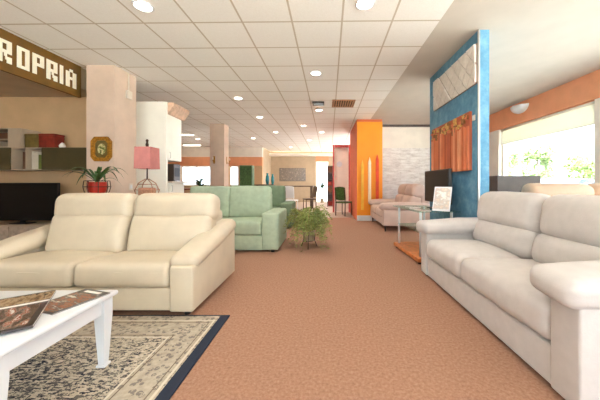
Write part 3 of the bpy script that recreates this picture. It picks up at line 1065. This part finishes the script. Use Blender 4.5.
# ------------------------------------------------------------------ feathery plant in the gangway
t = thing('fern_plant', 'bushy yellow green feathery plant standing in the gangway', 'plant', (-.28, 4.62, 0))
b = B(); lathe(b, [(0, .0), (.085, 0), (.105, .10), (.112, .17), (.10, .17), (0, .15)], (0, 0, .12), 18); obj('pot', b, M['terrapot'], t, 'auto')
b = B()
for k in range(3):
    a = k * 2 * PI / 3 + .5
    tube(b, [(math.cos(a) * .16, math.sin(a) * .16, 0), (math.cos(a) * .11, math.sin(a) * .11, .12), (math.cos(a) * .115, math.sin(a) * .115, .3)], .007, 6)
tube(b, [(math.cos(a * PI / 9) * .107, math.sin(a * PI / 9) * .107, .125) for a in range(19)], .006, 6)
obj('wire_stand', b, M['wire'], t, True)
rr = random.Random(11)
b = B(); c = B()
for k in range(170):
    a = rr.uniform(0, 2 * PI)
    ln = rr.uniform(.18, .42); ri = rr.uniform(.26, .54); dr = rr.uniform(.1, .62)
    d = Vector((math.cos(a), math.sin(a), 0)); s = Vector((-d.y, d.x, 0))
    P = []
    for i in range(11):
        q = i / 10
        P.append(Vector((0, 0, .27)) + d * (.03 + ln * q) + Vector((0, 0, ri * math.sin(q * PI * .6) - dr * q ** 2.6)))
    tube(c, P, .0035, 4, .0012, cap=False)
    for i in range(2, 11):
        for side in (-1, 1):
            for z in range(3):
                p = P[i] + (P[i - 1] - P[i]) * rr.random()
                dirn = (s * side * rr.uniform(.6, 1) + d * rr.uniform(.1, .8) + Vector((0, 0, rr.uniform(-.7, .35)))).normalized()
                L_ = rr.uniform(.035, .075)
                up = dirn.cross(Vector((rr.uniform(-1, 1), rr.uniform(-1, 1), rr.uniform(-1, 1)))).normalized() * rr.uniform(.004, .0075)
                v = [b.verts.new(p), b.verts.new(p + dirn * L_ * .5 + up), b.verts.new(p + dirn * L_), b.verts.new(p + dirn * L_ * .5 - up)]
                b.faces.new(v)
obj('fronds', b, M['fern'], t); obj('stems', c, M['fernstem'], t, True)

# ------------------------------------------------------------------ far room furniture
t = thing('painting', 'long grey painting on the far sand coloured wall', 'painting', (-1.98, 16.2, 1.67))
b = B(); box(b, -.80, .80, -.035, -.001, -.40, .40); obj('frame', b, M['dgrey'], t)
b = B(); box(b, -.785, .785, -.04, -.035, -.385, .385); obj('canvas', b, M['paint'], t)

t = thing('dining_table', 'dark dining table in the far room below the grey painting', 'table', (-1.45, 11.6, 0))
b = B(); box(b, -.95, .95, -.45, .45, .98, 1.03, .008); obj('tabletop', b, M['dwood'], t)
for x in (-.86, .86):
    for y in (-.38, .38):
        b = B(); box(b, x - .035, x + .035, y - .035, y + .035, 0, .98); obj('leg', b, M['dwood'], t)


def chair(name, label, loc, rz, m, lm, seat=.46, top=.95):
    t = thing(name, label, 'chair', loc, rz, 'chairs in the far room')
    b = B(); cush(b, (.44, .44, .05), (0, 0, seat), .02, (0, 0, .008), n=4); obj('seat', b, M[m], t, True)
    b = B(); cush(b, (.42, .03, top - seat - .1), (0, .225, (seat + top) / 2 + .05), .014, n=4, rot=(-.12, 0, 0)); obj('backrest', b, M[m], t, True)
    for x in (-.19, .19):
        b = B(); tube(b, [(x, -.19, 0), (x, -.19, seat - .02)], .017, 8); obj('leg', b, M[lm], t, True)
        b = B(); tube(b, [(x, .22, 0), (x, .205, seat - .02), (x, .235, seat + .2), (x, .27, top)], .017, 8); obj('leg', b, M[lm], t, True)
    return t


chair('dining_chair', 'white chair at the far dark dining table', (-1.25, 9.75, 0), 2.9, 'white', 'white', .5, 1.0)
chair('dining_chair', 'brown chair at the right end of the far dining table', (-.62, 10.6, 0), -1.2, 'dwood', 'dwood', .5, 1.0)
chair('dining_chair', 'dark green chair inside the red frame', (.66, 9.35, 0), 2.5, 'leaf', 'wire', .46, .98)

for k, (x, hgt, lab) in enumerate(((-2.66, .52, 'taller teal vase left on the far sideboard'), (-2.42, .48, 'slimmer teal vase right on the far sideboard'))):
    r_ = .09 if k == 0 else .075
    b = B(); lathe(b, [(0, 0), (r_ * .6, 0), (r_, hgt * .35), (r_ * .8, hgt * .7), (r_ * .45, hgt * .85), (r_ * .6, hgt), (r_ * .45, hgt), (r_ * .3, hgt * .85), (0, hgt * .8)], (0, 0, 0), 18)
    tag(obj('vase', b, M['teal'], None, True, (x, 12.3, 1.081)), lab, 'vase', 'teal vases on the far sideboard')
t = thing('sideboard', 'dark sideboard carrying the two teal vases', 'sideboard', (-2.95, 12.3, 0))
b = B(); box(b, -.5, .6, -.22, .22, .06, 1.05, .005); obj('body', b, M['dwood'], t)
b = B(); box(b, -.52, .62, -.24, .24, 1.05, 1.08, .004); obj('top_board', b, M['dwood'], t)
b = B(); box(b, -.46, .56, -.19, .19, 0, .06); obj('plinth', b, M['foot'], t)
for a in (-.495, .055):
    b = B(); box(b, a, a + .54, -.236, -.221, .08, 1.04, .003); o = obj('door', b, M['dwood'], t)
    h = B(); box(h, a + .24, a + .3, -.25, -.236, .6, .61); obj('handle', h, M['alu'], o)

t = thing('display_cabinet', 'dark green tall panel cabinet beyond the sage sofas', 'cabinet', (-2.86, 9.6, 0))
b = B(); box(b, -.22, .23, 0, .3, .02, 1.78, .006); obj('body', b, M['sage_dark'], t)
b = B(); box(b, -.20, .21, -.018, 0, .06, 1.75, .004); o = obj('door', b, M['leaf'], t)
h = B(); box(h, .16, .175, -.03, -.018, .9, 1.02); obj('handle', h, M['alu'], o)
b = B(); box(b, -.2, .2, .02, .28, 0, .02); obj('plinth', b, M['foot'], t)

# tables with plants by the far left windows
t = thing('display_table', 'reddish brown table by the far left windows', 'table', (-5.9, 12.3, 0))
b = B(); box(b, -.9, 1.0, -.4, .4, .84, .89, .006); obj('tabletop', b, M['bookred'], t)
for x in (-.82, .92):
    for y in (-.33, .33):
        b = B(); box(b, x - .04, x + .04, y - .04, y + .04, 0, .84); obj('leg', b, M['bookred'], t)


def leafy(name, label, loc, h, r, mleaf, mpot, nl, seed, lw=.05, stem=.35):
    t = thing(name, label, 'plant', loc)
    q = random.Random(seed)
    b = B(); lathe(b, [(0, 0), (r * .32, 0), (r * .45, h * .22), (r * .40, h * .22), (0, h * .2)], (0, 0, 0), 16); obj('pot', b, M[mpot], t, 'auto')
    b = B(); tube(b, [(0, 0, h * .2), (.01, .01, h * .75)], .012, 6, .006); obj('stem', b, M['bark'], t, True)
    b = B()
    for k in range(nl):
        a = q.uniform(0, 2 * PI); z = h * q.uniform(stem, .8)
        blade(b, (0, 0, z), a, r * q.uniform(.5, 1), h * q.uniform(.02, .2), h * q.uniform(0, .12), lw * q.uniform(.6, 1), 5)
    obj('leaves', b, M[mleaf], t, True)
    return t


leafy('potted_plant', 'dark green leafy plant beside the far pillar', (-4.15, 8.85, 0), 1.35, .36, 'leaf', 'terrapot', 60, 3)
leafy('potted_plant', 'small dark plant in front of the bright far doorway', (-.17, 15.6, 0), 1.25, .3, 'leaf', 'terrapot', 40, 5)
leafy('potted_plant', 'slim green plant at the far end of the window behind the blue partition', (4.32, 6.85, 0), 1.18, .25, 'leaf', 'terrapot', 40, 9, .03)

# red frame and bookcase
t = thing('room_divider', 'red open frame with pale back panel beside the coral partition', 'frame', (.64, 10.35, 0))
b = B()
box(b, -.34, -.28, -.05, .05, 0, 2.62, .004); box(b, .28, .34, -.05, .05, 0, 2.62, .004)
obj('post', b, M['red'], t)
b = B(); box(b, -.27, .27, -.05, .05, 2.52, 2.62, .004); obj('top_rail', b, M['red'], t)
b = B(); box(b, -.27, .27, .03, .045, .02, 2.52); obj('back_panel', b, M['white_wall'], t)
b = B(); prism(b, [(.11 * math.cos(a * PI / 12), 1.87 + .11 * math.sin(a * PI / 12)) for a in range(24)], 'y', -.0, .028)
tag(obj('wall_clock', b, M['white'], None, False, (.56, 10.35, 0)), 'round pale clock hanging inside the red frame', 'clock')
t = thing('bookcase', 'narrow dark bookcase left of the red frame', 'bookcase', (.25, 13.0, 0))
b = B()
box(b, -.14, -.12, -.15, .15, 0, 2.0); box(b, .12, .14, -.15, .15, 0, 2.0); box(b, -.12, .12, .13, .15, 0, 2.0)
for k in range(7):
    box(b, -.12, .12, -.15, .13, .04 + k * .32, .06 + k * .32)
obj('carcass', b, M['dwood'], t)
q = random.Random(3)
lv = ['lowest', 'second lowest', 'third lowest', 'middle', 'third highest', 'second highest']
for k in range(6):
    b = B(); hh = .2 + .03 * (k % 3)
    box(b, -.10, .10, -.12, .05, 0, hh, .004)
    tag(obj('book_stack', b, M[['bookred', 'steel', 'bookbrown'][k % 3]], None, False, (.25, 13.0, .0605 + k * .32)),
        'block of dark books on the %s shelf of the narrow bookcase' % lv[k], 'books', 'books in the narrow bookcase')

# ------------------------------------------------------------------ panels on the blue wall
t = thing('relief_panel', 'white quilted diamond relief panel high on the blue partition', 'wall panel', (1.94, 4.03, 2.63))
b = B(); box(b, -.02, -.0005, -.66, .66, -.25, .255); obj('backing', b, M['mat_card2'], t)
b = B()
ny, nz = 6, 2
pw, ph = 1.30 / ny, .50 / nz
for i in range(ny * 2 + 1):
    for j in range(nz * 2 + 1):
        if (i + j) % 2 == 0:
            continue
        cy, cz = -.65 + i * pw / 2, -.248 + j * ph / 2
        hy, hz = pw / 2 * .90, ph / 2 * .90
        pts = [(cy - hy, cz), (cy, cz - hz), (cy + hy, cz), (cy, cz + hz)]
        pts = [(max(-.655, min(.655, y)), max(-.248, min(.252, z))) for y, z in pts]
        dep = .006 + .022 * ((i * 7 + j * 3) % 5) / 5
        prism(b, pts, 'x', -.021 - dep, -.02)
obj('diamonds', b, M['diamond'], t)

t = thing('striped_panel', 'rust orange panel of vertical strips hanging on the blue partition', 'wall panel', (1.94, 4.12, 1.68))
b = B(); box(b, -.035, -.0005, -.61, .61, -.40, .38); obj('backing', b, M['o_strip2'], t)
b = B()
q = random.Random(5)
y = -.61
mi = 0
while y < .60:
    wd = q.choice((.03, .045, .06))
    y1 = min(.61, y + wd)
    box(b, -.036 - q.uniform(.012, .035), -.035, y, y1 - .004, -.40, .2 + q.uniform(-.04, .04), mi=q.choice((0, 0, 1, 2)))
    y = y1
obj('strips', b, [M['o_strip'], M['o_strip2'], M['o_strip3']], t)
b = B()
for k in range(75):
    cy, cz = q.uniform(-.58, .58), q.uniform(.12, .36)
    if cz < .2 + .05 * math.sin(cy * 9):
        cz += .08
    cz = min(cz, .355)
    s1 = q.uniform(.02, .04)
    box(b, -.05 - q.uniform(0, .012), -.035, max(-.61, cy - s1), min(.61, cy + s1), cz - s1 * .7, min(.38, cz + s1 * .7), rot=(q.uniform(-.25, .25), 0, 0), mi=q.choice((0, 1, 2)))
obj('mosaic', b, [M['gold2'], M['brown2'], M['o_strip']], t)
t = thing('wall_switch', 'small pale switch on the blue partition by the rust panel', 'switch', (1.94, 3.46, 1.96))
b = B(); box(b, -.012, 0, -.03, .03, -.035, .035, .003); obj('plate', b, M['conduit'], t)
b = B(); box(b, -.017, -.012, -.015, .015, -.02, .02, .002); obj('rocker', b, M['white'], t)

# ------------------------------------------------------------------ glass table by the blue wall
t = thing('glass_table', 'glass topped table with white legs and beech base by the blue partition', 'table', (1.52, 4.12, 0), .06)
b = B(); box(b, -.30, .30, -.52, .56, .712, .724, .004); obj('tabletop', b, M['tglass'], t)
for x in (-.22, .22):
    for y in (-.42, .46):
        b = B(); tube(b, [(x, y, .09), (x, y, .712)], .018, 10); obj('leg', b, M['white'], t, True)
b = B(); box(b, -.29, .29, -.50, .54, .035, .09, .008); obj('base_shelf', b, M['wood'], t)
for x in (-.24, .24):
    for y in (-.44, .48):
        b = B(); lathe(b, [(0, 0), (.025, 0), (.025, .035), (0, .035)], (x, y, 0), 10); obj('foot', b, M['foot'], t)
b = B(); box(b, -.25, .25, -.42, .46, .42, .43, .003); obj('middle_shelf', b, M['tglass'], t)

t = thing('television', 'black television on the glass table by the blue partition', 'television', (1.72, 4.10, .7245), -PI / 2)
b = B(); box(b, -.44, .44, -.02, .03, .09, .59, .008); obj('housing', b, M['black'], t)
b = B(); box(b, -.42, .42, -.0225, -.019, .11, .57); obj('screen', b, M['screen'], t)
b = B(); box(b, -.16, .16, -.09, .10, 0, .012, .004); box(b, -.035, .035, -.0, .025, .012, .1); obj('stand', b, M['black'], t)
t = thing('brochure_stand', 'white picture card leaning in front of the television on the glass table', 'card', (1.585, 3.60, .7245), -.75)
b = B(); box(b, -.115, .115, -.004, .004, .0, .34, .001, rot=(-.3, 0, 0)); obj('card', b, M['white'], t, loc=(0, .0, .004))
b = B(); box(b, -.10, .10, -.006, -.0045, .03, .32, rot=(-.3, 0, 0)); obj('picture', b, M['card'], t, loc=(0, -.0, .004))
b = B(); prism(b, [(.0, .004), (.10, .004), (.055, .155)], 'x', -.004, .004); obj('strut', b, M['white'], t)
for k, (x, y, rz, lab) in enumerate(((1.42, 4.30, .3, 'brochure lying farthest back on the glass table'), (1.36, 4.02, -.25, 'brochure lying at the left edge of the glass table'), (1.38, 3.76, .15, 'brochure lying at the near left corner of the glass table'))):
    t = thing('brochure', lab, 'brochure', (x, y, .7245), rz, 'brochures on the glass table')
    b = B(); box(b, -.075, .075, -.105, .105, 0, .006); obj('pages', b, M['pages'], t)
    b = B(); box(b, -.075, .075, -.105, .105, .006, .0075); obj('cover', b, M['card'], t)

# dark panel piece beyond the tan sofa
t = thing('media_cabinet', 'dark taupe cabinet standing behind the tan sofa by the window', 'cabinet', (3.80, 5.35, 0))
b = B(); box(b, -.46, .38, -.2, .2, .04, 1.26, .01); obj('body', b, M['dgrey'], t)
for a in (-.45, -.03):
    b = B(); box(b, a, a + .40, .2, .218, .06, 1.22, .004); o = obj('door', b, M['dgrey'], t)
    h = B(); box(h, a + .18, a + .22, .218, .23, .6, .7); obj('handle', h, M['alu'], o)
b = B(); box(b, -.42, .34, -.17, .17, 0, .04); obj('plinth', b, M['foot'], t)

# scalloped wall light on the beam
t = thing('wall_light', 'white half bowl wall light on the terracotta band', 'wall light', (4.66, 6.32, 2.86))
b = B()
N_, K_ = 14, 8
rows = []
for i in range(K_ + 1):
    ph_ = i / K_ * PI / 2
    row = []
    for k in range(N_ + 1):
        a = PI * k / N_
        r_ = (.20 * math.sin(ph_) + .03) * (1 + .06 * math.cos(a * 8))
        row.append(b.verts.new((-math.sin(a) * r_ * .85, math.cos(a) * r_, .09 - .17 * math.cos(ph_))))
    rows.append(row)
for r0_, r1_ in zip(rows, rows[1:]):
    for k in range(N_):
        b.faces.new((r0_[k], r0_[k + 1], r1_[k + 1], r1_[k]))
b.faces.new(rows[0][::-1]); b.faces.new(rows[-1])
bmesh.ops.recalc_face_normals(b, faces=b.faces)
obj('bowl', b, M['white'], t, 'auto')
b = B(); box(b, -.015, 0, -.09, .09, -.06, .06, .004); obj('back_plate', b, M['white'], t)

# ------------------------------------------------------------------ ceiling lights and vents
def downlight(x, y, label, first=[None], lamp=True):
    if first[0] is None:
        t = thing('downlight', label, 'ceiling light', (x, y, CEIL), 0, 'recessed ceiling downlights')
        b = B(); lathe(b, [(.082, -.001), (.105, -.001), (.105, -.012), (.09, -.016), (.082, -.008)], (0, 0, 0), 28); obj('trim_ring', b, M['white'], t, 'auto')
        b = B(); lathe(b, [(0, -.004), (.083, -.004), (.083, -.0065), (0, -.0075)], (0, 0, 0), 28); obj('diffuser', b, M['lampglow'], t)
        first[0] = t
    else:
        t = dup(first[0], (x, y, CEIL), 0, label)
    if lamp:
        ld = bpy.data.lights.new('downlight_bulb', 'SPOT')
        ld.energy = LAMP_W
        ld.color = (1, .96, .91)
        ld.spot_size = math.radians(150)
        ld.spot_blend = .8
        ld.shadow_soft_size = .07
        lo_ = bpy.data.objects.new('downlight_bulb', ld)
        COL.objects.link(lo_)
        lo_.location = (x, y, CEIL - .03)
    return t


for x, y, lab in (
        (.43, 2.87, 'round downlight at the top edge right of centre'),
        (-1.99, 2.91, 'large round downlight at the top edge left, over the cream sofa'),
        (-.16, 4.67, 'round downlight nearest the viewer along the middle gangway'),
        (-1.97, 6.03, 'round downlight over the gap between the two sage sofas'),
        (-.16, 7.0, 'round downlight just beyond the small dark ceiling vent'),
        (-1.9, 7.74, 'round downlight behind the darker sage sofa'),
        (-.72, 8.87, 'round downlight left of the brown slatted vent, farther back'),
        (-.12, 9.97, 'round downlight in front of the red frame'),
        (-1.85, 9.97, 'round downlight in front of the far dining table'),
        (-.7, 11.8, 'round downlight between dining table and bright doorway'),
        (-3.05, 11.3, 'round downlight over the far sideboard'),
        (-1.8, 14.0, 'round downlight nearest the grey painting'),
        (-.1, 14.4, 'round downlight nearest the bright doorway'),
        (-5.5, 11.5, 'round downlight between two strip lights, far left')):
    downlight(x, y, lab)


def strip_light(label, loc, L_):
    t = thing('strip_light', label, 'ceiling light', loc, 0, 'strip lights far left')
    b = B(); box(b, -L_ / 2, L_ / 2, -.08, .08, -.03, -.001, .004); obj('housing', b, M['white'], t)
    b = B(); box(b, -L_ / 2 + .02, L_ / 2 - .02, -.06, .06, -.045, -.03, .004); obj('diffuser', b, M['tubeglow'], t)
strip_light('nearer strip light on the far left ceiling', (-5.45, 10.4, CEIL), .62)
strip_light('farther strip light on the far left ceiling', (-6.6, 13.2, CEIL), .85)

t = thing('ceiling_vent', 'brown slatted ventilation grille in the ceiling', 'vent', (.44, 6.42, CEIL))
b = B(); box(b, -.25, .25, -.26, .26, -.006, -.001); obj('backing', b, M['slatdark'], t)
b = B(); box(b, -.27, .27, -.28, -.25, -.02, -.001); box(b, -.27, .27, .25, .28, -.02, -.001); box(b, -.27, -.25, -.25, .25, -.02, -.001); box(b, .25, .27, -.25, .25, -.02, -.001); obj('frame', b, M['slat'], t)
for k in range(9):
    b = B(); xx = -.225 + k * .056; box(b, xx - .016, xx + .016, -.25, .25, -.022, -.007, .003); obj('slat', b, M['slat'], t)
t = thing('ceiling_vent', 'small dark rectangular vent left of the brown grille', 'vent', (-.16, 6.42, CEIL))
b = B(); box(b, -.14, .14, -.14, .14, -.02, -.001, .004); obj('frame', b, M['slatdark'], t)
b = B(); box(b, -.12, .12, -.12, .12, -.024, -.02); obj('mesh', b, M['black'], t)

# ------------------------------------------------------------------ outdoors beyond the window
def tree(label, x, y, h, r, seed, n=2600):
    t = thing('tree', label, 'tree', (x, y, -.12), 0, 'trees outside the window')
    q = random.Random(seed)
    b = B(); tube(b, [(0, 0, 0), (.04, .02, h * .5), (0, .05, h * .8)], .10, 8, .04)
    for k in range(5):
        a = q.uniform(0, 2 * PI)
        tube(b, [(0, 0, h * .42), (math.cos(a) * r * .35, math.sin(a) * r * .35, h * .6), (math.cos(a) * r * .7, math.sin(a) * r * .7, h * .78)], .04, 6, .012)
    obj('trunk', b, M['bark'], t, True)
    b = B()
    blobs = [(Vector((q.uniform(-.6, .6) * r, q.uniform(-.6, .6) * r, h * q.uniform(.5, .95))), r * q.uniform(.25, .45)) for k in range(12)]
    for k in range(n):
        c, rad = q.choice(blobs)
        v = Vector((q.gauss(0, 1), q.gauss(0, 1), q.gauss(0, 1))).normalized()
        p = c + v * rad * q.uniform(.6, 1)
        u = v.cross(Vector((q.gauss(0, 1), q.gauss(0, 1), q.gauss(0, 1)))).normalized()
        w_ = (v + u.cross(v) * q.uniform(-1, 1)).normalized().cross(u)
        s = q.uniform(.06, .12)
        b.faces.new([b.verts.new(p + u * s), b.verts.new(p + w_ * s * .6), b.verts.new(p - u * s), b.verts.new(p - w_ * s * .6)])
    obj('crown', b, M['treeleaf'], t)


tree('pale green tree leftmost outside the right hand window', 9.6, 15.2, 2.7, .9, 1)
tree('taller pale tree second from left outside the window', 12.0, 15.0, 3.2, 1.1, 2)
tree('rounded tree farthest back left of the parked car', 12.0, 17.8, 3.2, 1.2, 3)
tree('tree behind the parked car outside the window', 15.0, 15.4, 2.9, 1.2, 4)
tree('tree farthest right outside the window', 14.9, 11.6, 2.8, 1.0, 6)
t = thing('car', 'pale blue car parked outside the window', 'car', (10.9, 12.0, -.12), .5)
b = B(); prism(b, [(-2.0, .3), (2.0, .3), (2.05, .7), (1.5, .85), (.9, 1.0), (.35, 1.42), (-1.1, 1.45), (-1.75, 1.05), (-2.05, .95)], 'y', -.82, .82, bev=.06); obj('body', b, M['car'], t, 'auto')
b = B(); prism(b, [(.78, 1.02), (.32, 1.36), (-1.05, 1.39), (-1.6, 1.04)], 'y', -.835, .835); obj('side_window', b, M['carglass'], t)
for x in (-1.3, 1.3):
    for y in (-.75, .75):
        b = B(); lathe(b, [(0, -.1), (.2, -.1), (.31, -.09), (.32, 0), (.31, .09), (.2, .1), (0, .1)], (x, y, .32), 20, (PI / 2, 0, 0)); obj('wheel', b, M['tyre'], t, 'auto')
